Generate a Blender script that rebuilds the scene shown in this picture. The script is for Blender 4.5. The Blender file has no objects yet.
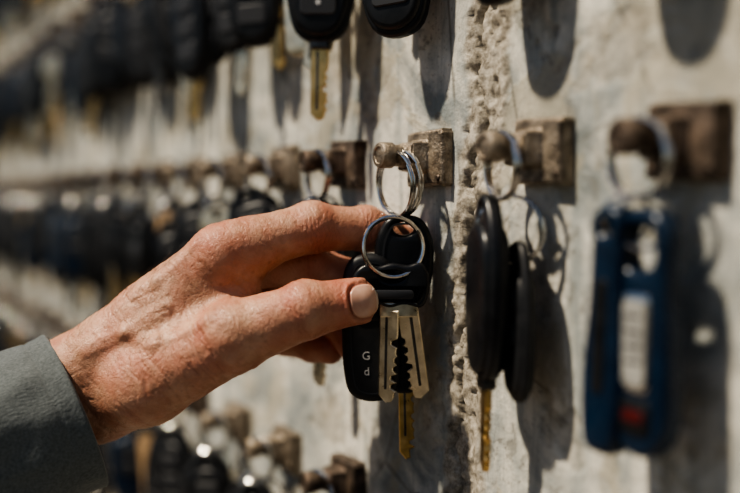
import bpy, bmesh, math, random
import numpy as np
from mathutils import Vector, Matrix, noise
from mathutils.geometry import tessellate_polygon

# ------------------------------------------------------------------ set-up
S = 0.01                      # everything is authored in centimetres
Z0 = 140.0                    # height of the eye line above the ground, cm
TH = math.radians(28.3)       # angle between view direction and the wall
CAM = Vector((34.3, -20.64, 0))
sc = bpy.context.scene
rnd = random.Random(7)

def tow(v):
    return Vector((v[0]*S, v[1]*S, (v[2]+Z0)*S))

# ------------------------------------------------------------------ materials
def mat(name, col=(.5,.5,.5), rough=.5, metal=0, **kw):
    m = bpy.data.materials.new(name); m.use_nodes = True
    b = m.node_tree.nodes['Principled BSDF']
    b.inputs['Base Color'].default_value = (*col, 1)
    b.inputs['Roughness'].default_value = rough
    b.inputs['Metallic'].default_value = metal
    for k, v in kw.items():
        b.inputs[k].default_value = v
    return m

class NT:
    def __init__(s, m):
        s.t = m.node_tree; s.n = s.t.nodes; s.b = s.n['Principled BSDF']
        s.co = s.n.new('ShaderNodeTexCoord').outputs['Object']
    def link(s, a, b): s.t.links.new(a, b)
    def noise(s, scale, detail=4, rough=.55, vec=None, dist=0):
        n = s.n.new('ShaderNodeTexNoise')
        n.inputs['Scale'].default_value = scale; n.inputs['Detail'].default_value = detail
        n.inputs['Roughness'].default_value = rough; n.inputs['Distortion'].default_value = dist
        s.link(vec or s.co, n.inputs['Vector']); return n.outputs['Fac']
    def mapping(s, scale):
        n = s.n.new('ShaderNodeMapping'); n.inputs['Scale'].default_value = scale
        s.link(s.co, n.inputs['Vector']); return n.outputs['Vector']
    def voro(s, scale, feature='DISTANCE_TO_EDGE', vec=None):
        n = s.n.new('ShaderNodeTexVoronoi'); n.feature = feature
        n.inputs['Scale'].default_value = scale; s.link(vec or s.co, n.inputs['Vector'])
        return n.outputs['Distance']
    def ramp(s, fac, stops):
        n = s.n.new('ShaderNodeValToRGB'); e = n.color_ramp.elements
        while len(e) < len(stops): e.new(.5)
        for i, (p, c) in enumerate(stops):
            e[i].position = p
            e[i].color = (c, c, c, 1) if isinstance(c, (int, float)) else (*c, 1)
        s.link(fac, n.inputs['Fac']); return n.outputs['Color']
    def mix(s, fac, a, b, mode='MIX'):
        n = s.n.new('ShaderNodeMix'); n.data_type = 'RGBA'; n.blend_type = mode
        for sock, v in ((n.inputs[0], fac), (n.inputs[6], a), (n.inputs[7], b)):
            if hasattr(v, 'is_linked'): s.link(v, sock)
            elif isinstance(v, tuple): sock.default_value = (*v, 1)
            else: sock.default_value = v
        return n.outputs[2]
    def math(s, op, a, b=0.0):
        n = s.n.new('ShaderNodeMath'); n.operation = op
        for sock, v in ((n.inputs[0], a), (n.inputs[1], b)):
            if hasattr(v, 'is_linked'): s.link(v, sock)
            else: sock.default_value = v
        return n.outputs[0]
    def attr(s, name):
        n = s.n.new('ShaderNodeAttribute'); n.attribute_name = name; return n.outputs['Fac']
    def bump(s, h, strength, dist, prev=None):
        n = s.n.new('ShaderNodeBump'); n.inputs['Strength'].default_value = strength
        n.inputs['Distance'].default_value = dist
        s.link(h, n.inputs['Height'])
        if prev: s.link(prev, n.inputs['Normal'])
        return n.outputs['Normal']
    def color(s, c): s.link(c, s.b.inputs['Base Color'])
    def roughn(s, c): s.link(c, s.b.inputs['Roughness'])
    def normal(s, c): s.link(c, s.b.inputs['Normal'])

def worn(m, scale, c1, c2, r1, r2, bs=.2, bd=.0002):
    t = NT(m)
    f = t.noise(scale, 6, .6)
    t.color(t.ramp(f, [(.35, c1), (.65, c2)]))
    t.roughn(t.ramp(t.noise(scale*2.3, 5), [(.3, r1), (.7, r2)]))
    t.normal(t.bump(t.noise(scale*5, 4), bs, bd))
    return m

m_black = worn(mat('black_plastic'), 90, (.007,.008,.010), (.015,.016,.019), .26, .48, .15, .0001)
m_matte = worn(mat('matte_black_plastic'), 140, (.010,.011,.013), (.019,.020,.023), .42, .62, .2, .0001)
m_grey = mat('grey_button_rubber', (.035,.037,.042), .5)
m_white = mat('white_print', (.5,.5,.5), .5)
m_steel = mat('ring_steel', (.66,.64,.61), .18, 1)
m_nick = worn(mat('worn_nickel', metal=1), 160, (.60,.53,.40), (.82,.75,.60), .26, .46, .2, .00008)
m_brass = worn(mat('worn_brass', metal=1), 130, (.55,.37,.15), (.74,.53,.26), .25, .45, .2, .00008)
m_dark = worn(mat('dark_steel', metal=1), 130, (.08,.08,.08), (.16,.155,.15), .35, .55)
m_hook = worn(mat('weathered_bronze', metal=.75), 150, (.13,.105,.08), (.46,.39,.31), .34, .6, .7, .0008)
m_hook2 = worn(mat('rusty_iron', metal=.6), 150, (.045,.035,.028), (.21,.16,.125), .36, .65, .7, .0008)
m_blue = worn(mat('blue_plastic'), 80, (.004,.014,.034), (.006,.024,.056), .2, .4, .1, .0001)
m_label = worn(mat('paper_label'), 100, (.20,.20,.19), (.34,.335,.31), .4, .6, .1, .0001)
m_red = mat('red_plastic', (.09,.010,.010), .4)
m_tan = worn(mat('tan_leather'), 100, (.25,.16,.08), (.4,.27,.15), .5, .7, .3, .0002)
MATS = [m_black, m_matte, m_grey, m_white, m_steel, m_nick, m_brass, m_dark, m_hook, m_hook2, m_blue, m_label, m_red, m_tan]
BK, MT, GR, WH, ST, NI, BR, DK, HK, HK2, BL, LB, RD, TN = range(14)

# ------------------------------------------------------------------ mesh builder
class MB:
    def __init__(s): s.v = []; s.f = []; s.m = []
    def add(s, M, vs, fs, mi):
        o = len(s.v)
        s.v += [M @ Vector(v) for v in vs]
        s.f += [tuple(i+o for i in f) for f in fs]
        s.m += [mi]*len(fs)
    def obj(s, name, origin=None, angle=38):
        used = sorted(set(s.m)); mp = {k: i for i, k in enumerate(used)}
        me = bpy.data.meshes.new(name)
        org = tow(origin) if origin else Vector((0, 0, 0))
        me.from_pydata([tow(v)-org for v in s.v], [], s.f)
        for k in used: me.materials.append(MATS[k])
        me.polygons.foreach_set('material_index', [mp[k] for k in s.m])
        me.polygons.foreach_set('use_smooth', [True]*len(s.f))
        me.set_sharp_from_angle(angle=math.radians(angle)); me.update()
        o = bpy.data.objects.new(name, me); o.location = org
        sc.collection.objects.link(o); return o

def offset(loop, d):
    n = len(loop); out = []
    for i in range(n):
        p0, p1, p2 = loop[i-1], loop[i], loop[(i+1) % n]
        e1 = Vector((p1[0]-p0[0], p1[1]-p0[1])); e2 = Vector((p2[0]-p1[0], p2[1]-p1[1]))
        if e1.length < 1e-6 or e2.length < 1e-6: out.append(p1); continue
        e1.normalize(); e2.normalize()
        nn = Vector((-e1.y-e2.y, e1.x+e2.x))
        if nn.length < 1e-4: out.append(p1); continue
        nn.normalize(); k = max(.5, nn.dot(Vector((-e1.y, e1.x))))
        out.append((p1[0]+nn.x*d/k, p1[1]+nn.y*d/k))
    return out

def rprof(t, r, n=4):
    p = []
    for i in range(n+1):
        a = math.pi/2*i/n
        p.append((r*(1-math.sin(a)), -t/2+r*(1-math.cos(a))))
    return p + [(a, -z) for a, z in reversed(p)]

def prism(mb, M, loops, prof, mi):
    vs = []; fs = []; L = []
    for (ins, z) in prof:
        lay = []
        for lp in loops:
            st = len(vs)
            vs += [(x, y, z) for x, y in offset(lp, ins)]
            lay.append((st, len(lp)))
        L.append(lay)
    for k in range(len(prof)-1):
        for j in range(len(loops)):
            a, n = L[k][j]; b, _ = L[k+1][j]
            for i in range(n):
                i2 = (i+1) % n
                fs.append((a+i, a+i2, b+i2, b+i))
    for k, s in ((0, -1), (len(prof)-1, 1)):
        st = L[k][0][0]
        polys = [[Vector(vs[a+i]) for i in range(n)] for a, n in L[k]]
        for t in tessellate_polygon(polys):
            p = [Vector(vs[st+i]) for i in t]
            nz = (p[1]-p[0]).cross(p[2]-p[0]).z
            t = tuple(st+i for i in t)
            fs.append(t if nz*s > 0 else t[::-1])
    mb.add(M, vs, fs, mi)

def rrect(w, h, r, cx=0, cy=0, n=5):
    o = []
    for (sx, sy, a0) in ((1,-1,-90),(1,1,0),(-1,1,90),(-1,-1,180)):
        for i in range(n+1):
            a = math.radians(a0+90*i/n)
            o.append((cx+sx*(w/2-r)+r*math.cos(a), cy+sy*(h/2-r)+r*math.sin(a)))
    return o
def circ(r, cx=0, cy=0, n=18, ry=None):
    ry = ry or r
    return [(cx+r*math.cos(2*math.pi*i/n), cy+ry*math.sin(2*math.pi*i/n)) for i in range(n)]
def smooth(pts, k=5):
    n = len(pts); o = []
    for i in range(n):
        p0, p1, p2, p3 = [Vector(pts[(i+j) % n]) for j in (-1,0,1,2)]
        for q in range(k):
            t = q/k
            o.append(tuple(.5*((2*p1)+(p2-p0)*t+(2*p0-5*p1+4*p2-p3)*t*t+(3*p1-p0-3*p2+p3)*t**3)))
    return ccw(o)
def ccw(o):
    a = sum(o[i-1][0]*o[i][1]-o[i][0]*o[i-1][1] for i in range(len(o)))
    return o if a > 0 else o[::-1]

def torus(mb, M, R, r, mi, n=44, k=8):
    vs = []; fs = []
    for i in range(n):
        a = 2*math.pi*i/n
        for j in range(k):
            b = 2*math.pi*j/k
            q = R+r*math.cos(b)
            vs.append((q*math.cos(a), q*math.sin(a), r*math.sin(b)))
    for i in range(n):
        for j in range(k):
            i2 = (i+1) % n; j2 = (j+1) % k
            fs.append((i*k+j, i2*k+j, i2*k+j2, i*k+j2))
    mb.add(M, vs, fs, mi)

def splitring(mb, M, R, r=.075, mi=ST, n=44):
    """flat wire wound twice: helix sweep"""
    k = 8; N = n*2; vs = []; fs = []
    for i in range(N+1):
        a = 4*math.pi*i/N+.6
        zc = (-1 if i < N*.46 else (1 if i > N*.54 else (i/N-.5)/.04))*r*.95
        for j in range(k):
            b = 2*math.pi*j/k
            q = R+r*math.cos(b)
            vs.append((q*math.cos(a), q*math.sin(a), zc+r*.95*math.sin(b)))
    for i in range(N):
        for j in range(k):
            j2 = (j+1) % k
            fs.append((i*k+j, (i+1)*k+j, (i+1)*k+j2, i*k+j2))
    fs.append(tuple(range(k))[::-1]); fs.append(tuple(N*k+j for j in range(k)))
    mb.add(M, vs, fs, mi)

def lathe(mb, M, prof, mi, n=24):
    vs = []; fs = []
    for r, z in prof:
        vs += [(r*math.cos(2*math.pi*i/n), r*math.sin(2*math.pi*i/n), z) for i in range(n)]
    for k in range(len(prof)-1):
        for i in range(n):
            i2 = (i+1) % n
            fs.append((k*n+i, k*n+i2, (k+1)*n+i2, (k+1)*n+i))
    fs.append(tuple(range(n))[::-1]); fs.append(tuple((len(prof)-1)*n+i for i in range(n)))
    mb.add(M, vs, fs, mi)

def text(mb, M, s, size, mi, ext=.015):
    cu = bpy.data.curves.new('t', 'FONT'); cu.body = s; cu.size = size; cu.extrude = ext
    cu.align_x = 'CENTER'; cu.align_y = 'CENTER'
    o = bpy.data.objects.new('t', cu); sc.collection.objects.link(o)
    dg = bpy.context.evaluated_depsgraph_get(); me = o.evaluated_get(dg).to_mesh()
    mb.add(M, [v.co.copy() for v in me.vertices], [tuple(p.vertices) for p in me.polygons], mi)
    bpy.data.objects.remove(o)

T = lambda x, y, z: Matrix.Translation((x, y, z))
RY = lambda d: Matrix.Rotation(math.radians(d), 4, 'Y')
RX = lambda d: Matrix.Rotation(math.radians(d), 4, 'X')
RZ = lambda d: Matrix.Rotation(math.radians(d), 4, 'Z')

# ------------------------------------------------------------------ key parts (local: x right, y up, z to the front; origin = hole)
def blade(mb, M, L, w, mi, seed=0, t=.2, side=1):
    r = random.Random(seed)
    o = [(-w/2, 0), (-w/2, -L+.3), (-w*.1, -L)]
    o += [(w*.2, -L+.05)]
    y = -L+.25; x = w/2
    while y < -L*.3:
        d = r.choice([.06, .16, .24, .12])*w/.7
        o += [(w/2-d, y), (w/2-d, y+.12)]; y += .12
        o += [(w/2-.02, y+.1)]; y += .22
    o += [(w/2, y), (w/2, 0)]
    o = [(x*side, y) for x, y in o]
    prism(mb, M, [ccw(o)], [(.04,-t/2),(0,-t/2+.04),(0,t/2-.04),(.04,t/2)], mi)
    g = rrect(w*.13, L*.8, w*.06, -w*.12*side, -L*.45, 3)
    prism(mb, M @ T(0,0,t/2), [g], [(0,-.01),(0,.012)], DK)

def fob(mb, M, w=3.0, h=6.0, t=1.1, mi=BK, bl=0, buttons=3, seed=0, blm=BR, chrome=False, marks=True):
    o = smooth([(0,.45),(.55,.25),(w*.42,-h*.12),(w*.5,-h*.36),(w*.47,-h*.68),(w*.33,-h*.93),(0,-h),
                (-w*.33,-h*.93),(-w*.47,-h*.68),(-w*.5,-h*.36),(-w*.42,-h*.12),(-.55,.25)], 4)
    hole = circ(.2, 0, .0, 12)[::-1]
    prism(mb, M, [o, hole], rprof(t*.55, .17, 3), mi)
    body = smooth([(0,-.45),(w*.36,-h*.16),(w*.46,-h*.36),(w*.43,-h*.68),(w*.29,-h*.9),(0,-h*.965),
                (-w*.29,-h*.9),(-w*.43,-h*.68),(-w*.46,-h*.36),(-w*.36,-h*.16)], 4)
    prism(mb, M, [body], rprof(t, .25, 4), mi)
    for i in range(buttons):
        y = -h*(.3+.22*i)
        prism(mb, M @ T(0,0,t/2), [rrect(w*.5, h*.16, .22, 0, y)], [(0,-.02),(0,.04),(.05,.08)], GR)
        if marks: prism(mb, M @ T(0,0,t/2+.08), [circ(.12, 0, y, 10)], [(0,-.01),(0,.012)], WH)
    if chrome:
        torus(mb, M @ T(0,-h*.82,t/2), .3, .05, ST, 20, 6)
    if bl:
        prism(mb, M @ T(0,-h,0), [rrect(.8,.5,.1)], rprof(.5,.1,2), DK)
        blade(mb, M @ T(0,-h-.15,0), bl, .75, blm, seed)

def keyhead(mb, M, w=2.6, h=3.6, t=.7, mi=BK, L=4.2, blm=NI, seed=0):
    o = smooth([(0,.5),(w*.3,.38),(w*.5,-h*.25),(w*.48,-h*.6),(w*.26,-h*.9),(0,-h*.94),(-w*.26,-h*.9),(-w*.48,-h*.6),(-w*.5,-h*.25),(-w*.3,.38)], 4)
    prism(mb, M, [o, circ(.28,0,0,12,.2)[::-1]], rprof(t,.2,3), mi)
    prism(mb, M @ T(0,-h*.5,t/2), [circ(w*.24,0,0,16)], [(0,-.02),(0,.03),(.05,.06)], GR)
    prism(mb, M @ T(0,-h*.94,0), [rrect(1.0,.5,.1)], rprof(t*.7,.08,2), DK)
    blade(mb, M @ T(0,-h-.05,0), L, .8, blm, seed)

def metalkey(mb, M, r=1.15, L=3.4, mi=BR, seed=0):
    prism(mb, M @ T(0,-r+.3,0), [circ(r,0,0,22), circ(.28,0,r-.5,10)[::-1]], rprof(.24,.05,2), mi)
    prism(mb, M @ T(0,-r+.3-r,0), [rrect(.8,.5,.1)], rprof(.24,.05,2), mi)
    blade(mb, M @ T(0,-2*r+.25,0), L, .75, mi, seed)

def tag(mb, M, mi=TN, w=1.7, h=4.6):
    prism(mb, M @ T(0,-h/2+.3,0), [rrect(w,h,.5), circ(.2,0,h/2-.35,10)[::-1]], rprof(.28,.08,2), mi)
    torus(mb, M, .32, .05, ST, 16, 6)

# wall frame: x along the wall, y up, z out of the wall
def wallM(X, Z, out=0):
    M = Matrix(((1,0,0,X),(0,0,-1,-out),(0,1,0,Z),(0,0,0,1)))
    return M

ARM_Z = 1.5       # how far out the ring hangs
def hook(mb, X, Z, mi, seed=0):
    r = random.Random(seed)
    M = wallM(X, Z)
    o = rrect(2.6, 2.1, .12, .5, 0, 3)
    o = [(x+r.uniform(-.05,.05), y+r.uniform(-.05,.05)) for x, y in o]
    prism(mb, M @ RZ(r.uniform(-2.5,2.5)), [o], [(0,-.1),(0,.42),(.04,.5),(.10,.54)], mi)
    # block-like lug carrying the round peg
    prism(mb, M, [rrect(1.35,1.2,.12,0.15,0.08)], [(-.10,.5),(0,.6),(.05,.95),(.1,1.12),(.2,1.16)], mi)
    lathe(mb, M @ T(0,.12,0), [(.50,.9),(.49,1.2),(.44,1.26),(.42,1.4),(.42,1.62),(.46,1.66),(.50,1.70),(.50,2.16),(.46,2.23),(.34,2.25),(.30,2.2),(.12,2.2)], mi, 24)
    # two rivets on the plate
    for rx in (-.55, 1.55):
        lathe(mb, M @ T(rx, -.75, .5), [(.13,0),(.13,.05),(.08,.1)], HK2, 10)

def bunch(mb, X, Z, items, yaw=8, seed=0, n=44, R1=1.08):
    r = random.Random(seed)
    M = wallM(X, Z, ARM_Z)
    splitring(mb, M @ T(0,.51-R1+.1,0) @ RY(yaw), R1, .075, ST, n)
    y = .47-2*R1+.1
    for kind, dx, dy, dz, ya, tilt, kw in items:
        # small connecting ring
        if dy < -.4:
            splitring(mb, M @ T(dx*.5, y+dy*.5-.1, dz*.5) @ RY(ya+50) , max(.5, -dy*.5+.25), .06, ST, max(16, n//2))
        kind(mb, M @ T(dx, y+dy, dz) @ RY(ya) @ RZ(tilt), **kw)

DX = 6.97
hx = lambda n: 14.74-DX*n-(.75 if n == 0 else 0)
ROW = {0: 1.53, 1: 15.95, -1: -12.9, 2: 30.3, -2: -27.3}

# hooks close to the lens: individual objects
near_h = [(0,n) for n in range(0,6)] + [(1,n) for n in range(0,6)] + [(-1,n) for n in range(1,7)]
for (rw, n) in near_h:
    mb = MB(); hook(mb, hx(n), ROW[rw], HK if (n % 3) != 0 else HK2, n+rw*31)
    mb.obj('wall_key_hook', (hx(n), -.5, ROW[rw]))

def car(**k): return k
# --- blue bunch custom parts
def bluefob(mb, M, **k):
    o = smooth([(-.7,.6),(0,.75),(.7,.6),(1.0,0),(.95,-1.2),(1.05,-3),(1.0,-4.9),(.6,-5.7),(0,-5.9),(-.6,-5.7),(-1.0,-4.9),(-1.05,-3),(-.95,-1.2),(-1.0,0)], 4)
    hole = smooth([(-.45,.2),(.45,.2),(.58,-.3),(.35,-.85),(-.35,-.85),(-.58,-.3)], 4)[::-1]
    prism(mb, M, [o, hole], rprof(.8,.24,4), BL)
    prism(mb, M @ T(0,0,.4), [rrect(1.05,2.6,.25,0,-2.8)], [(0,-.02),(0,.05),(.05,.08)], ST)
    prism(mb, M @ T(0,0,.48), [rrect(.82,2.3,.2,0,-2.8)], [(0,-.02),(.0,.02)], LB)
    for i in range(4):
        prism(mb, M @ T(0,0,.5), [rrect(.55,.08,.03,0,-2.1-.4*i)], [(0,-.01),(0,.012)], GR)
    prism(mb, M @ T(0,0,.4), [rrect(1.2,1.0,.3,0,-4.75)], [(0,-.02),(0,.05),(.05,.08)], BK)
    prism(mb, M @ T(0,0,.48), [rrect(.8,.35,.15,0,-4.75)], [(0,-.02),(.03,.04)], RD)
def bluetag(mb, M, **k):
    o = smooth([(-.3,.6),(.3,.6),(.55,0),(.6,-2),(.75,-4),(.6,-5.9),(0,-6.2),(-.6,-5.9),(-.75,-4),(-.6,-2),(-.55,0)], 4)
    prism(mb, M, [o, circ(.22,0,.1,12)[::-1]], rprof(.9,.28,4), BL)
    prism(mb, M @ T(0,0,.45), [rrect(.5,3.2,.2,0,-2.9)], [(0,-.02),(.05,.05)], BK)

def one(name, rw, n, items, yaw, seed=0):
    mb = MB(); bunch(mb, hx(n), ROW[rw], items, yaw, seed)
    return mb.obj(name, (hx(n), -ARM_Z, ROW[rw]))

one('blue_key_fob_bunch', 0, 0, [(bluefob,.5,-.95,.1,0,0,{}),(bluetag,-.5,-.8,.3,2,-3,{})], 0)
one('car_key_bunch', 0, 1, [(fob,-.35,-.25,.3,-20,-1,car(w=2.75,h=5.7,t=.95,bl=2.9,buttons=0,mi=BK)),
                            (fob,.45,-1.75,-.35,-18,1,car(w=2.1,h=4.8,t=.65,buttons=2,mi=MT))], -9)
one('car_key_bunch', 0, 3, [(keyhead,0,-.5,.2,20,3,car(mi=BK)),(fob,.6,-.6,-.5,0,-3,car(h=5.5,mi=MT))], 0)
one('car_key_bunch', 0, 4, [(fob,-.3,.2,.5,50,20,car(h=4.6,mi=BK,w=3,marks=False)),(fob,.5,-.6,-.5,10,-3,car(h=5.5,mi=MT,marks=False))], 8)
one('car_key_bunch', 0, 5, [(fob,-.3,-.3,.5,50,-6,car(h=5.4,mi=BK,w=3,marks=False)),(keyhead,.5,-.6,-.5,10,3,car(mi=MT)),(metalkey,1.3,-.6,.2,40,3,car(mi=NI))], 10)
# top row
one('car_key_bunch', 1, 0, [(fob,0,-2.2,.2,5,0,car(h=5.6,mi=BK))], 5)
one('car_key_bunch', 1, 1, [(fob,0,-1.9,.2,5,0,car(h=6.3,w=3,mi=BK))], 5)
one('car_key_bunch', 1, 2, [(fob,.0,-1.9,.3,34,4,car(h=6.4,w=3.1,mi=BK,chrome=False)),(metalkey,-.8,-1.4,-.2,10,-4,car(mi=NI))], 5)
one('car_key_bunch', 1, 3, [(fob,1.8,-1.5,.6,54,-1,car(h=6.3,w=3.1,mi=BK,bl=3.1,buttons=3)),
                            (metalkey,.9,-3.4,.4,45,-3,car(L=3.4,mi=NI,seed=4)),(tag,-.7,-2.9,.3,50,3,car(mi=NI,w=2.2,h=5.4))], 10)
one('car_key_bunch', 1, 4, [(fob,.6,-.9,.5,45,2,car(h=6,mi=BK,marks=False)),(keyhead,-.6,-1.3,.3,40,-3,car(mi=MT,seed=3)),(fob,-1.6,-1.0,.8,30,4,car(mi=MT,w=2.6,marks=False)),(metalkey,1.3,-2.6,-.2,45,5,car(mi=BR,seed=9))], 10)
one('car_key_bunch', 1, 5, [(fob,.6,-.6,.5,40,2,car(h=6.4,mi=MT,marks=False)),(fob,-.9,-1.3,.3,50,-3,car(mi=BK,bl=2.5,marks=False)),(fob,-.2,-1.8,1.2,20,5,car(mi=BK,marks=False))], 10)
# lower row
for n in range(1,7):
    one('car_key_bunch', -1, n, [(fob,.5,-.3,.5,35+5*(n%3),3,car(h=5.6,mi=BK,marks=False)),(keyhead,-.5,-.9,.2,50,-4,car(mi=MT,seed=n)),
        (metalkey,1.0,-1.2,-.3,20,4,car(mi=NI,seed=n+3)),(fob,-1.4,-.7,.4,30,-7,car(mi=MT,w=2.5,marks=False))], 10+6*(n%3))

# far rows: one mass of hooks, one mass of keys
mbh = MB(); mbk = MB()
for rw in (-2,-1,0,1,2):
    for n in range(-1, 19):
        if (rw, n) in near_h or n < 1: continue
        if (rw, n) == (0, 2): continue
        if abs(rw) == 2 and n < 4: continue
        hook(mbh, hx(n), ROW[rw], rnd.choice([HK2,HK,HK2]), n*7+rw)
        its = []
        N = rnd.choice([4,5,5])
        for k in range(N):
            kd = rnd.choice([fob,fob,fob,fob,keyhead,keyhead,metalkey,tag])
            kw = {}
            if kd is fob: kw = car(h=rnd.uniform(5,6.6), mi=rnd.choice([BK,MT,BK,MT,BK,BL]), bl=rnd.choice([0,0,2.6]), buttons=2, marks=False, blm=rnd.choice([NI,BR,DK]))
            elif kd is keyhead: kw = car(mi=rnd.choice([BK,MT]), blm=rnd.choice([NI,BR,DK]), seed=n)
            elif kd is metalkey: kw = car(mi=rnd.choice([NI,BR,DK]), seed=n)
            else: kw = car(mi=rnd.choice([TN,BK,MT,BK]))
            its.append((kd, -2.2+4.6*k/(N-1)+rnd.uniform(-.2,.2), rnd.uniform(-1.8,-.1), rnd.uniform(-.5,1.1), rnd.uniform(10,65), rnd.uniform(-9,9), kw))
        bunch(mbk, hx(n), ROW[rw], its, rnd.uniform(0,30), n, 24)
mbh.obj('wall_key_hook_rows', (hx(10), -.5, 0))
mbk.obj('hanging_car_key_rows', (hx(10), -1.5, 0))

# ------------------------------------------------------------------ held bunch, frame F: a right, b up, c toward the photographer's side
Rv = Vector((math.sin(TH), math.cos(TH), 0)); Uv = Vector((0,0,1)); Tv = Vector((math.cos(TH), -math.sin(TH), 0))
FO = Vector((-.35,-.62,0))
F = Matrix(((Rv.x,Uv.x,Tv.x,FO.x),(Rv.y,Uv.y,Tv.y,FO.y),(Rv.z,Uv.z,Tv.z,FO.z),(0,0,0,1)))

mb = MB()
splitring(mb, F @ T(-.05,.58,1.4) @ RY(-52), 1.26, .07)
splitring(mb, F @ T(-.22,.55,1.5) @ RY(-60) @ RX(4), 1.26, .065)
splitring(mb, F @ T(-.33,-1.82,2.42) @ RX(-6) @ RY(6), 1.13, .085)
# round-headed key behind
oB = smooth([(0,-.62),(.7,-.8),(1.12,-1.6),(1.14,-2.6),(.95,-3.6),(.5,-4.15),(-.5,-4.15),(-.95,-3.6),(-1.1,-2.6),(-1.05,-1.6),(-.65,-.8)], 5)
MBk = F @ T(.08,0,1.68)
prism(mb, MBk, [oB, circ(.4,0,-1.15,14,.25)[::-1]], rprof(.55,.2,4), BK)
prism(mb, MBk @ T(0,0,.27), [offset(oB,.3), offset(oB,.38)[::-1]], [(0,-.02),(0,.03)], GR)
blade(mb, F @ T(.15,-4.0,1.6) @ RZ(1), 6.1, .62, BR, 5)
prism(mb, F @ T(.12,-5.7,1.72), [rrect(.75,3.6,.2)], rprof(.3,.1,2), BK)
# remote fob
oA = smooth([(0,2.85),(.75,2.6),(1.08,1.6),(1.12,0),(1.1,-1.6),(.85,-2.55),(0,-2.85),(-.85,-2.55),(-1.1,-1.6),(-1.12,0),(-1.08,1.6),(-.75,2.6)], 5)
MA = F @ T(-1.16,-4.95,1.72) @ RZ(2)
prism(mb, MA, [oA], rprof(.8,.28,5), MT)
prism(mb, MA @ T(0,0,.4), [rrect(1.5,1.2,.3,0,.9)], [(0,-.02),(0,.03),(.05,.06)], BK)
prism(mb, MA @ T(0,0,.4), [offset(oA,.32), offset(oA,.37)[::-1]], [(0,-.02),(0,.02)], GR)
text(mb, MA @ T(-.22,-1.05,.41), 'G', .44, WH)
text(mb, MA @ T(-.22,-1.65,.41), 'd', .44, WH)
# front key head + two blades
oC = smooth([(-1.85,-2.95),(-1.45,-2.5),(-.9,-2.55),(-.35,-2.42),(.2,-2.5),(.72,-2.4),(1.02,-2.85),(1.0,-3.6),(.72,-4.1),(.1,-4.0),(-.5,-4.12),(-1.1,-3.85),(-1.6,-3.5)], 5)
MC = F @ T(0,0,2.4)
prism(mb, MC, [oC, circ(.45,-.35,-2.92,16,.22)[::-1]], rprof(.42,.14,4), BK)
prism(mb, MC @ T(0,0,.21), [rrect(1.5,.35,.15,-.3,-3.6)], [(0,-.02),(0,.03),(.04,.05)], GR)
prism(mb, F @ T(-.12,-4.2,2.4), [rrect(1.45,.55,.08)], rprof(.3,.05,2), NI)
blade(mb, F @ T(-.46,-4.2,2.45) @ RZ(-1) @ RX(5) @ RY(-14), 3.6, .72, NI, 12, .2, 1)
blade(mb, F @ T(.22,-4.2,2.36) @ RZ(8) @ RX(8) @ RY(-8), 3.55, .82, NI, 21, .2, -1)
mb.obj('held_key_bunch', tuple(FO))

# ------------------------------------------------------------------ hand (signed distance field -> continuous surface)
def arr(*p): return [(np.array(q[:3], dtype=np.float32), q[3]) for q in p]
CH = {
 'index': arr((-6.74,-2.02,2.6,1.06),(-3.45,-1.12,1.5,.95),(-1.36,-1.2,.7,.82),(.02,-1.62,.5,.67)),
 'middle': arr((-6.86,-2.65,1.0,1.0),(-3.53,-2.65,-.1,.85),(-1.92,-3.3,-.1,.76),(-1.1,-4.2,.5,.66)),
 'ring': arr((-6.94,-3.92,-.4,.95),(-3.67,-4.45,-1.2,.8),(-2.42,-5.05,-.6,.72),(-1.95,-5.8,.4,.62)),
 'pinky': arr((-7.65,-5.28,-1.6,.85),(-4.77,-5.88,-2.0,.68),(-3.6,-6.13,-1.3,.62),(-2.8,-6.2,-.5,.55)),
 'thumb': arr((-9.53,-6.92,3.0,1.5),(-6.14,-5.01,4.1,1.27),(-3.54,-4.02,4.05,1.0),(-1.75,-3.78,3.42,.87)),
}
PALM = [
 ((-11.0,-5.85,2.0,1.4),(-6.74,-2.02,2.6,1.0)), ((-11.1,-6.3,.8,1.4),(-6.86,-2.65,1.0,1.0)),
 ((-11.2,-7.0,-.3,1.4),(-6.94,-3.92,-.4,.95)), ((-11.2,-7.6,-1.2,1.3),(-7.65,-5.28,-1.6,.85)),
 ((-8.6,-5.3,2.9,1.2),(-6.0,-3.4,2.5,.72)), ((-9.5,-6.6,.8,1.5),(-7.2,-4.6,.3,1.2)),
 ((-12.3,-6.46,2.0,1.35),(-11.0,-5.85,2.0,1.4)), ((-11.7,-7.87,1.4,1.6),(-9.53,-6.92,2.8,1.45)),
 ((-12.24,-8.1,-.4,1.5),(-11.2,-7.2,-.3,1.4)), ((-12.3,-7.3,1.1,2.0),(-18.5,-9.7,4.0,2.5)),
 ((-9.6,-4.6,2.0,1.3),(-5.6,-1.85,2.2,.98)),
]
def seg(P, a, b, ra, rb):
    a = np.asarray(a, np.float32); b = np.asarray(b, np.float32)
    d = b-a; t = np.clip(((P-a)@d)/float(d@d), 0, 1)
    q = P-(a+t[..., None]*d)
    return np.sqrt((q*q).sum(-1))-(ra+(rb-ra)*t), t
def smin(a, b, k):
    h = np.maximum(k-np.abs(a-b), 0)/k
    return np.minimum(a, b)-h*h*k*.25
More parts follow.
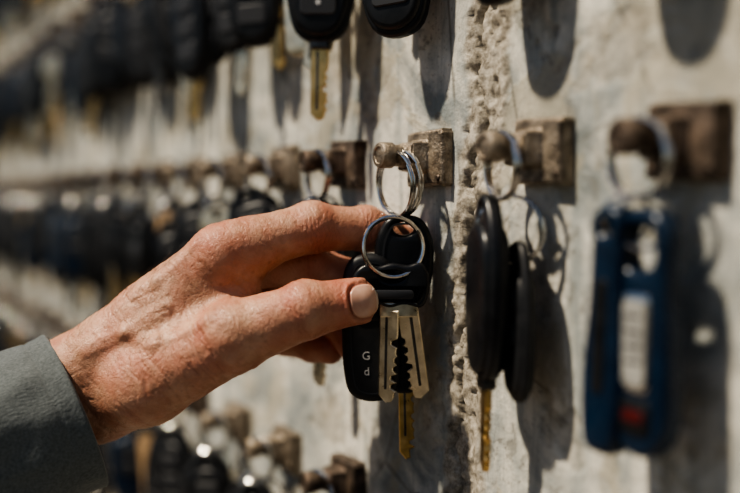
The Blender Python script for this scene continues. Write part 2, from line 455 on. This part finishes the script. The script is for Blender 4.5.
# tendons and veins under the skin of the back of the hand
VEINS = [((-10.9,-4.35,2.6,.12),(-9.0,-3.05,3.1,.13)), ((-9.0,-3.05,3.1,.13),(-7.5,-1.55,3.2,.1)),
         ((-11.6,-5.6,3.35,.13),(-10.2,-4.9,3.75,.13)), ((-10.2,-4.9,3.75,.13),(-8.6,-4.0,3.75,.1)),
         ((-10.2,-4.9,3.75,.12),(-9.0,-5.2,4.2,.12)), ((-9.0,-5.2,4.2,.12),(-6.9,-4.2,4.95,.09))]
def sdf(P):
    pal = None
    for A, B in PALM:
        d, _ = seg(P, A[:3], B[:3], A[3], B[3])
        pal = d if pal is None else smin(pal, d, .8)
    fin = None
    for nm, ch in CH.items():
        c = None
        for i in range(3):
            d, _ = seg(P, ch[i][0], ch[i+1][0], ch[i][1], ch[i+1][1])
            c = d if c is None else smin(c, d, .25)
        # knuckle bulges
        for i in (1, 2):
            q = P-ch[i][0]-np.array((0,.05,.03),np.float32); d = np.sqrt((q*q).sum(-1))-ch[i][1]*1.05
            c = smin(c, d, .22)
        if nm == 'thumb': pal = smin(pal, c, .6)
        else: fin = c if fin is None else smin(fin, c, .07)
    return smin(pal, fin, .5)

def surface_nets(lo, hi, h):
    ax = [np.arange(lo[i], hi[i], h, dtype=np.float32) for i in range(3)]
    n = [len(a) for a in ax]
    V = np.empty(n, np.float32)
    Yg, Zg = np.meshgrid(ax[1], ax[2], indexing='ij')
    for i0 in range(0, n[0], 20):
        xs = ax[0][i0:i0+20]
        P = np.empty((len(xs), n[1], n[2], 3), np.float32)
        P[..., 0] = xs[:, None, None]; P[..., 1] = Yg; P[..., 2] = Zg
        V[i0:i0+20] = sdf(P)
    I = V < 0
    c = np.zeros([k-1 for k in n], np.int8)
    offs = [(i, j, k) for i in (0,1) for j in (0,1) for k in (0,1)]
    for o in offs:
        c += I[o[0]:n[0]-1+o[0], o[1]:n[1]-1+o[1], o[2]:n[2]-1+o[2]]
    idx = np.argwhere((c > 0) & (c < 8))
    acc = np.zeros((len(idx), 3)); cnt = np.zeros(len(idx))
    for a in offs:
        for d in range(3):
            if a[d] == 1: continue
            b = list(a); b[d] = 1
            va = V[idx[:,0]+a[0], idx[:,1]+a[1], idx[:,2]+a[2]]
            vb = V[idx[:,0]+b[0], idx[:,1]+b[1], idx[:,2]+b[2]]
            cr = (va < 0) != (vb < 0)
            t = np.where(cr, va/np.where(cr, va-vb, 1), 0)
            p = np.array(a, float)[None]+np.zeros((len(idx),3)); p[:, d] += t
            acc[cr] += p[cr]; cnt[cr] += 1
    vs = (idx+acc/cnt[:, None])*h+np.array(lo)
    ids = -np.ones(c.shape, np.int64); ids[tuple(idx.T)] = np.arange(len(idx))
    fs = []
    for d in range(3):
        e, g = [(1,2),(2,0),(0,1)][d]
        sl0 = [slice(None)]*3; sl1 = [slice(None)]*3
        sl0[d] = slice(0, -1); sl1[d] = slice(1, None)
        A = I[tuple(sl0)]; B = I[tuple(sl1)]
        ee = np.argwhere(A != B)
        ok = (ee[:, e] > 0) & (ee[:, g] > 0) & (ee[:, e] < c.shape[e]) & (ee[:, g] < c.shape[g])
        ee = ee[ok]
        def cell(de, dg):
            q = ee.copy(); q[:, e] += de; q[:, g] += dg; return ids[tuple(q.T)]
        Q = np.stack([cell(-1,-1), cell(0,-1), cell(0,0), cell(-1,0)], 1)
        flip = ~A[tuple(ee.T)]
        Q[flip] = Q[flip][:, ::-1]
        fs.append(Q)
    return vs, np.concatenate(fs)

vs, fs = surface_nets((-16.5,-12.0,-4.2), (1.2,.4,6.6), .1)
me = bpy.data.meshes.new('tmp'); me.from_pydata(vs.tolist(), [], fs.tolist()); me.update()
to = bpy.data.objects.new('tmp', me); sc.collection.objects.link(to)
md = to.modifiers.new('s', 'SUBSURF'); md.levels = 1; md.render_levels = 1
dg = bpy.context.evaluated_depsgraph_get()
hm = bpy.data.meshes.new_from_object(to.evaluated_get(dg)); bpy.data.objects.remove(to)
nv = len(hm.vertices); P = np.empty(nv*3, np.float32); hm.vertices.foreach_get('co', P); P = P.reshape(-1, 3)
def grad(P, e=.02):
    g = np.empty_like(P)
    for i in range(3):
        d = np.zeros(3, np.float32); d[i] = e
        g[:, i] = (sdf(P+d)-sdf(P-d))/(2*e)
    l = np.linalg.norm(g, axis=1, keepdims=True); return g/np.maximum(l, 1e-4)
for _ in range(2):
    g = grad(P); P = P-g*sdf(P)[:, None]*.8
g = grad(P, .05)
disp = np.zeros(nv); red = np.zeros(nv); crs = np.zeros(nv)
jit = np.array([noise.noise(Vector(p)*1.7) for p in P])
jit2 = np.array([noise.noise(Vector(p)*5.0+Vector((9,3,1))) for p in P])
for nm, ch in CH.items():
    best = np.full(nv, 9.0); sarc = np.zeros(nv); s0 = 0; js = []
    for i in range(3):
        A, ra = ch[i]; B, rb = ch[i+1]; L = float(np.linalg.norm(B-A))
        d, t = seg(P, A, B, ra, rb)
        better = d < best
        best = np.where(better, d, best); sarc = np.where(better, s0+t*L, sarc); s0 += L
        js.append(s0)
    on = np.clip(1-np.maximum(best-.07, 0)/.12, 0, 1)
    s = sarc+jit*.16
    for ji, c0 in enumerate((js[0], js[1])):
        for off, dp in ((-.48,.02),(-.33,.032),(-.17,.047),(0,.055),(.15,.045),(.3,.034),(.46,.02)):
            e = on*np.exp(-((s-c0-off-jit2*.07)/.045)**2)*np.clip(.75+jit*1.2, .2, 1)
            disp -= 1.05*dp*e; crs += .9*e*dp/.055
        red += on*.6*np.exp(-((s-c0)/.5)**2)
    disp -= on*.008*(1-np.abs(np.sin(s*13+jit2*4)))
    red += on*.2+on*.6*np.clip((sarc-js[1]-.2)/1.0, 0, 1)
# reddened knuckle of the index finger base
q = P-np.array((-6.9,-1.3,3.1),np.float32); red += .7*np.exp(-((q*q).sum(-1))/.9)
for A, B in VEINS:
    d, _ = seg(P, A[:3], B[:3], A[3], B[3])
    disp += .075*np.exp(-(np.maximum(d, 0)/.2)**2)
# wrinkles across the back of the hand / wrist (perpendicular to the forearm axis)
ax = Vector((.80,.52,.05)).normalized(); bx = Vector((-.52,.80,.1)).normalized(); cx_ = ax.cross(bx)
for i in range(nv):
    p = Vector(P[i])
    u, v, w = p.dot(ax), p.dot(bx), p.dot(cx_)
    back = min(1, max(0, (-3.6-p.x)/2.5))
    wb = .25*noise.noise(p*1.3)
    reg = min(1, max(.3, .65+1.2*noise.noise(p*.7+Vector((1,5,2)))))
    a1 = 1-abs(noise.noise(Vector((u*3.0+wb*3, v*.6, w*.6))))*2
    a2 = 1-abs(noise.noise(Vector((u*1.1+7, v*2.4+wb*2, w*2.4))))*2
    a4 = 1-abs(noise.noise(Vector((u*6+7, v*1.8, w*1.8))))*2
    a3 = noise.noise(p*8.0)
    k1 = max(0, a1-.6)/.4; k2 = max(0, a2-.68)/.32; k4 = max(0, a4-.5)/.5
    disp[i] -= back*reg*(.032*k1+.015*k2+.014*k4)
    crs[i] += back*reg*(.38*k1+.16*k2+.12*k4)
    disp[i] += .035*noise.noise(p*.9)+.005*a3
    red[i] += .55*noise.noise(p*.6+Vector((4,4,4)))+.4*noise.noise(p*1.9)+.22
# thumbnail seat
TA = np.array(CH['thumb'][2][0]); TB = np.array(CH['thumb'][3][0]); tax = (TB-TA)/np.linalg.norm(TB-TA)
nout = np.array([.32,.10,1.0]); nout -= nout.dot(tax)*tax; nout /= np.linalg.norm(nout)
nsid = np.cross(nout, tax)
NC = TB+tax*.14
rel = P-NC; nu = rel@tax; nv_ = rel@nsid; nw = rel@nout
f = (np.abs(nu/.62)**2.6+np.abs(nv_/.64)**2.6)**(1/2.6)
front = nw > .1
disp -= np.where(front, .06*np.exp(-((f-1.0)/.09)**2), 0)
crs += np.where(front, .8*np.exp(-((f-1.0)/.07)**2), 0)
disp += np.where(front & (nu < .3), .05*np.exp(-((f-1.2)/.12)**2), 0)
P2 = P+g*disp[:, None]
Fm = np.array(F)[:3, :]
def f2w(A):
    W_ = (A@Fm[:, :3].T+Fm[:, 3]); W_[:, 2] += Z0; return W_*S
org = np.array(tow(F @ Vector((-8,-5,1))))
hm.vertices.foreach_set('co', (f2w(P2)-org).astype(np.float32).ravel())
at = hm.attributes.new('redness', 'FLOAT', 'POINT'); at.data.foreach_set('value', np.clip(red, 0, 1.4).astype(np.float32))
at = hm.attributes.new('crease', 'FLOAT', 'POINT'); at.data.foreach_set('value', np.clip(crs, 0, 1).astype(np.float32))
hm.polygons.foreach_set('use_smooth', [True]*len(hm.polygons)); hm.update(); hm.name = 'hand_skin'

m_skin = mat('skin', (.5,.27,.18), .48)
t = NT(m_skin)
base = t.ramp(t.noise(95, 6, .65), [(.3,(.37,.19,.12)), (.5,(.49,.28,.185)), (.72,(.60,.385,.275))])
redc = t.mix(t.math('MULTIPLY', t.attr('redness'), .6), base, (.46,.14,.09))
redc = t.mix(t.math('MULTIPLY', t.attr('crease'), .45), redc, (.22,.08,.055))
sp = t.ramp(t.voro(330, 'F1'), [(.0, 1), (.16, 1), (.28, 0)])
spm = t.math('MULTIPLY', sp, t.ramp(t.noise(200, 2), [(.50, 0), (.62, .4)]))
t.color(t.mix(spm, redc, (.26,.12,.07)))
t.b.inputs['Subsurface Weight'].default_value = .08
t.b.inputs['Subsurface Radius'].default_value = (1,.35,.2)
t.b.inputs['Subsurface Scale'].default_value = .0015
t.b.inputs['Specular IOR Level'].default_value = .55
n1 = t.bump(t.ramp(t.voro(1050), [(0, 0), (.12, 1)]), .45, .00015)
n2 = t.bump(t.noise(520, 5, .65), .45, .00035, n1)
n3 = t.bump(t.ramp(t.noise(1, 5, .6, t.mapping((160,420,230)), .6), [(.42,1),(.5,0),(.58,1)]), .35, .00026, n2)
t.normal(n3)
t.roughn(t.ramp(t.noise(300, 3), [(.3,.34),(.7,.52)]))
hm.materials.clear(); hm.materials.append(m_skin)

person = bpy.data.objects.new('person_left_arm', None); sc.collection.objects.link(person)
person.location = org
def par(o):
    o.parent = person; o.matrix_parent_inverse = Matrix.Translation(-Vector(org)); return o
ho = bpy.data.objects.new('hand', hm); ho.location = org; sc.collection.objects.link(ho); par(ho)

# fine hairs on the wrist and back of the hand
cu = bpy.data.curves.new('hand_hair', 'CURVE'); cu.dimensions = '3D'; cu.bevel_depth = .00003; cu.bevel_resolution = 0
hr = random.Random(3)
cand = [i for i in range(nv) if -12.6 < P[i][0] < -8.2 and P[i][1] > -6.6 and g[i][2] > -.3 and (g[i][1] > .2 or g[i][2] > .3)]
for i in hr.sample(cand, min(320, len(cand))):
    p = Vector(P2[i]); nrm = Vector(g[i]); d = Vector((.45,.75,.25))+Vector([hr.uniform(-.5,.5) for _ in range(3)])
    d = (d-nrm*d.dot(nrm)).normalized(); L = hr.uniform(.25,.6)
    sp_ = cu.splines.new('POLY'); sp_.points.add(3)
    for k in range(4):
        q = p+d*(L*k/3)+nrm*(L*(.45*k/3-.18*(k/3)**2))
        w_ = tow(F @ q)-Vector(org); sp_.points[k].co = (*w_, 1); sp_.points[k].radius = 1-.25*k
m_hair = mat('arm_hair', (.10,.06,.035), .5); cu.materials.append(m_hair)
hco = bpy.data.objects.new('hand_hair', cu); hco.location = org; sc.collection.objects.link(hco); par(hco)

# thumbnail: curved plate marched onto the skin
G = 22; pts = []; 
for j in range(G+1):
    for i in range(G+1):
        x = -1+2*i/G; y = -1+2*j/G
        r_ = max(abs(x), abs(y)); l = math.hypot(x, y)
        if l > 0:
            th = math.atan2(y, x); ca, sa = abs(math.cos(th)), abs(math.sin(th))
            rr = 1/((ca**2.6+sa**2.6)**(1/2.6)); x, y = r_*rr*math.cos(th), r_*rr*math.sin(th)
        pts.append(NC+tax*x*.58+nsid*y*.59+nout*1.6)
Q = np.array(pts, np.float32)
for _ in range(40):
    d = sdf(Q)-.004
    Q = Q-nout.astype(np.float32)*d[:, None]*.7
lft = ((Q-NC)@tax)
Q = Q+nout.astype(np.float32)*(np.clip(lft+.1, 0, 1)*.03)[:, None]
nf = [(j*(G+1)+i, j*(G+1)+i+1, (j+1)*(G+1)+i+1, (j+1)*(G+1)+i) for j in range(G) for i in range(G)]
nm_ = bpy.data.meshes.new('thumb_nail')
nm_.from_pydata([tow(F @ Vector(q))-Vector(org) for q in Q.tolist()], [], nf)
nm_.polygons.foreach_set('use_smooth', [True]*len(nf))
na = nm_.attributes.new('along', 'FLOAT', 'POINT'); na.data.foreach_set('value', np.clip((lft/.6+1)/2, 0, 1).astype(np.float32))
m_nail = mat('nail', (.62,.40,.31), .26)
t = NT(m_nail); nb_ = t.ramp(t.noise(150, 3), [(.3,(.52,.29,.21)),(.7,(.62,.40,.31))])
t.color(t.mix(t.ramp(t.attr('along'), [(.86,0),(.9,.8)]), nb_, (.66,.56,.46)))
t.b.inputs['Subsurface Weight'].default_value = .1; t.b.inputs['Subsurface Scale'].default_value = .001
t.normal(t.bump(t.noise(600,3), .15, .0001))
nm_.materials.append(m_nail)
no = bpy.data.objects.new('thumb_nail', nm_); no.location = org; sc.collection.objects.link(no)
sm = no.modifiers.new('s', 'SOLIDIFY'); sm.thickness = .0004; sm.offset = 0
par(no)

# sleeve
E0 = Vector((-12.75,-8.35,1.25)); ED = Vector((-.86,-.34,.42)).normalized()
e1 = Vector((0,0,1)).cross(ED).normalized(); e2 = ED.cross(e1).normalized()
NU, NR = 128, 150; vs = []; fs = []
def sl(s, a, ins):
    base_r = 3.15+.04*s
    p = E0+ED*s+Vector((0,-.012*s*s*.3,0))
    d = e1*math.cos(a)+e2*math.sin(a)
    q = Vector((math.cos(a)*1.2, math.sin(a)*1.2, s*.28))
    f = .28*noise.noise(q*1.3)+.16*noise.noise(q*2.9+Vector((5,2,0)))
    fold = .15*math.sin(s*1.2+2.2*noise.noise(q)*2+a)*min(1, s/6)
    hem = .07*(math.exp(-((s-.0)/.25)**2)) - .07*math.exp(-((s-3.4)/.09)**2) - .045*math.exp(-((s-.75)/.06)**2)
    r = base_r+f*min(1, .35+s/5)+fold+hem-ins
    return p+d*r
rows = [(0.9,.22),(.3,.2),(.02,.16),(-.08,.08)]+[(30*(i/NR)**1.35, 0) for i in range(NR+1)]
for s, ins in rows:
    for k in range(NU): vs.append(sl(s, 2*math.pi*k/NU, ins))
for i in range(len(rows)-1):
    for k in range(NU):
        k2 = (k+1) % NU; fs.append((i*NU+k, i*NU+k2, (i+1)*NU+k2, (i+1)*NU+k))
fs.append(tuple((len(rows)-1)*NU+k for k in range(NU)))
sm_ = bpy.data.meshes.new('sleeve'); sm_.from_pydata([tow(F @ v)-Vector(org) for v in vs], [], fs)
sm_.polygons.foreach_set('use_smooth', [True]*len(fs))
m_cloth = mat('grey_cotton', (.13,.16,.16), .9)
t = NT(m_cloth); t.color(t.ramp(t.noise(900, 3), [(.3,(.075,.088,.09)),(.7,(.125,.14,.145))]))
wv = t.math('ADD', t.math('SINE', t.noise(1,0,0,t.mapping((2400,300,300)))), t.noise(1100, 2))
t.normal(t.bump(wv, .5, .0003)); t.b.inputs['Sheen Weight'].default_value = .2
sm_.materials.append(m_cloth)
so = bpy.data.objects.new('shirt_sleeve', sm_); so.location = org; sc.collection.objects.link(so); par(so)

# ------------------------------------------------------------------ wall
XL, XR, ZB, ZT = -118.0, 60.0, -140.0, 130.0
xs = sorted(set([XL+i*2.0 for i in range(38)] + [-42+i*.8 for i in range(35)] + [-14+i*.12 for i in range(int(36/.12))] + [22+i*1.5 for i in range(26)]))
zs = sorted(set([ZB+i*6 for i in range(20)] + [-24+i*.12 for i in range(int(36/.12))] + [12.4+i*1.0 for i in range(20)] + [34+i*6 for i in range(17)]))
def strip(x, z):
    c = 4.3+.09*z+.5*noise.noise(Vector((0, z*.12, 3)))
    l = c-1.45+.5*noise.noise(Vector((2, z*.45, 1)))+.3*noise.noise(Vector((2, z*1.6, 1)))+.15*noise.noise(Vector((2, z*5, 1)))
    r = c+1.15+.35*noise.noise(Vector((9, z*.5, 1)))+.2*noise.noise(Vector((9, z*1.9, 1)))+.15*noise.noise(Vector((9, z*5, 1)))
    e = min(x-l, r-x)
    return max(0, min(1, e/.22+.5)), (x-l)/(r-l)
vs = []; ex = []
for z in zs:
    for x in xs:
        p = Vector((x, z, 0))
        h = .09*noise.noise(p*.25)+.03*noise.noise(p*1.1)
        m = 0
        if -14 < x < 23 and -25 < z < 13:
            m, u = strip(x, z)
            rough = .10*noise.noise(p*1.3)+.08*noise.noise(p*2.9)+.07*noise.noise(p*6.5)+.03*noise.noise(p*12)
            pit = -max(0, noise.noise(p*2.3+Vector((3,8,1)))-.22)*.5
            h += m*(-.06+.16*math.exp(-((u-.9)/.13)**2)-.42*math.exp(-((u-.3+.3*noise.noise(Vector((5,z*.6,0))))/.05)**2)+rough+pit)
            ch = noise.noise(p*.33+Vector((20,0,0)))+.35*noise.noise(p*1.4)+.12*noise.noise(p*4)
            if ch > .32: h -= min(.05, (ch-.32)*1.8); m = max(m, min(.5, (ch-.32)*12))
            h += .014*noise.noise(p*4)+.008*noise.noise(p*8)
        vs.append((x, -h, z)); ex.append(m)
nx, nz_ = len(xs), len(zs)
fs = [(j*nx+i, j*nx+i+1, (j+1)*nx+i+1, (j+1)*nx+i) for j in range(nz_-1) for i in range(nx-1)]
bord = [i for i in range(nx)]+[j*nx+nx-1 for j in range(1, nz_)]+[(nz_-1)*nx+i for i in range(nx-2,-1,-1)]+[j*nx for j in range(nz_-2,0,-1)]
st = len(vs)
for b in bord: vs.append((vs[b][0], 20, vs[b][2])); ex.append(0)
nb = len(bord)
for k in range(nb):
    k2 = (k+1) % nb; fs.append((bord[k2], bord[k], st+k, st+k2))
fs.append(tuple(st+k for k in range(nb)))
wm = bpy.data.meshes.new('wall_right'); wm.from_pydata([tow(v) for v in vs], [], fs)
at = wm.attributes.new('exposed', 'FLOAT', 'POINT'); at.data.foreach_set('value', ex)
wm.polygons.foreach_set('use_smooth', [True]*len(fs)); wm.update()
m_wall = mat('weathered_plaster', (.6,.58,.52), .85)
t = NT(m_wall)
paint = t.ramp(t.noise(26, 8, .64, dist=.6), [(.36,(.22,.24,.235)), (.44,(.38,.385,.36)), (.52,(.55,.535,.48)), (.64,(.68,.655,.59))])
st1 = t.ramp(t.noise(1, 6, .68, t.mapping((85,85,9))), [(.47,0),(.63,.75)])
paint = t.mix(st1, paint, (.24,.27,.27))
pat = t.ramp(t.noise(15, 8, .68, dist=1.0), [(.53,0),(.56,.6)])
paint = t.mix(pat, paint, (.36,.325,.245))
pat2 = t.ramp(t.noise(47, 8, .72, dist=.5), [(.58,0),(.61,.6)])
paint = t.mix(pat2, paint, (.19,.185,.165))
conc = t.ramp(t.noise(170, 9, .75), [(.34,(.08,.07,.055)), (.48,(.30,.27,.22)), (.64,(.55,.51,.44))])
spk = t.ramp(t.noise(600, 3), [(.60,0),(.68,.5)])
paint = t.mix(spk, paint, (.22,.205,.175))
crk = t.ramp(t.voro(11, vec=None), [(0,1),(.010,.0)])
paint = t.mix(t.math('MULTIPLY', crk, t.ramp(t.noise(17,3),[(.5,0),(.57,.7)])), paint, (.12,.11,.09))
t.color(t.mix(t.attr('exposed'), paint, conc))
b1 = t.bump(t.noise(900, 4, .6), .4, .0005)
b2 = t.bump(t.noise(180, 8, .68), .5, .0014, b1)
b3 = t.bump(pat2, .45, .0008, t.bump(pat, .4, .0008, b2))
b3.node.invert = True
t.normal(b3)
wm.materials.append(m_wall)
wo = bpy.data.objects.new('wall_right', wm); sc.collection.objects.link(wo)

def box(name, lo, hi, m):
    bm = bmesh.new(); bmesh.ops.create_cube(bm, size=1)
    c = [(a+b)/2 for a, b in zip(lo, hi)]; d = [b-a for a, b in zip(lo, hi)]
    for v in bm.verts: v.co = Vector((v.co.x*d[0]*S, v.co.y*d[1]*S, v.co.z*d[2]*S))
    me = bpy.data.meshes.new(name); bm.to_mesh(me); bm.free(); me.materials.append(m)
    o = bpy.data.objects.new(name, me); o.location = tow(c); sc.collection.objects.link(o); return o
m_floor = worn(mat('paving'), 6, (.13,.11,.09), (.21,.18,.145), .7, .9, .4, .004)
m_back = worn(mat('dark_blue_render'), 8, (.03,.045,.06), (.05,.07,.09), .8, .9, .4, .003)
box('floor', (-420,-300,-146), (250,120,-140), m_floor)
box('wall_back', (-430,-150,-140), (-420,120,160), m_back)

# ------------------------------------------------------------------ light
sl_ = bpy.data.lights.new('sun', 'SUN'); sl_.energy = 5.3; sl_.angle = math.radians(2.6); sl_.color = (1,.88,.70)
so_ = bpy.data.objects.new('sun', sl_); so_.rotation_euler = Vector((.24,1,-1.5)).to_track_quat('-Z','Y').to_euler()
so_.location = (0,-3,5); sc.collection.objects.link(so_)
w = bpy.data.worlds.new('sky'); sc.world = w; w.use_nodes = True
nt = w.node_tree; bg = nt.nodes['Background']; sk = nt.nodes.new('ShaderNodeTexSky'); sk.sky_type = 'NISHITA'
sk.sun_disc = False; sk.sun_elevation = math.radians(58); sk.sun_rotation = math.radians(180)
nt.links.new(sk.outputs[0], bg.inputs[0]); bg.inputs[1].default_value = .06

cam = bpy.data.cameras.new('camera'); co = bpy.data.objects.new('camera', cam); sc.collection.objects.link(co)
co.location = tow(CAM); co.rotation_euler = (math.radians(90-2.75), 0, math.radians(61.7))
cam.lens = 48.65; cam.sensor_width = 36; cam.clip_start = .01
cam.dof.use_dof = True; cam.dof.focus_distance = .37; cam.dof.aperture_fstop = 3.7; cam.dof.aperture_blades = 0
sc.camera = co
sc.view_settings.view_transform = 'AgX'
sc.view_settings.look = 'AgX - High Contrast'
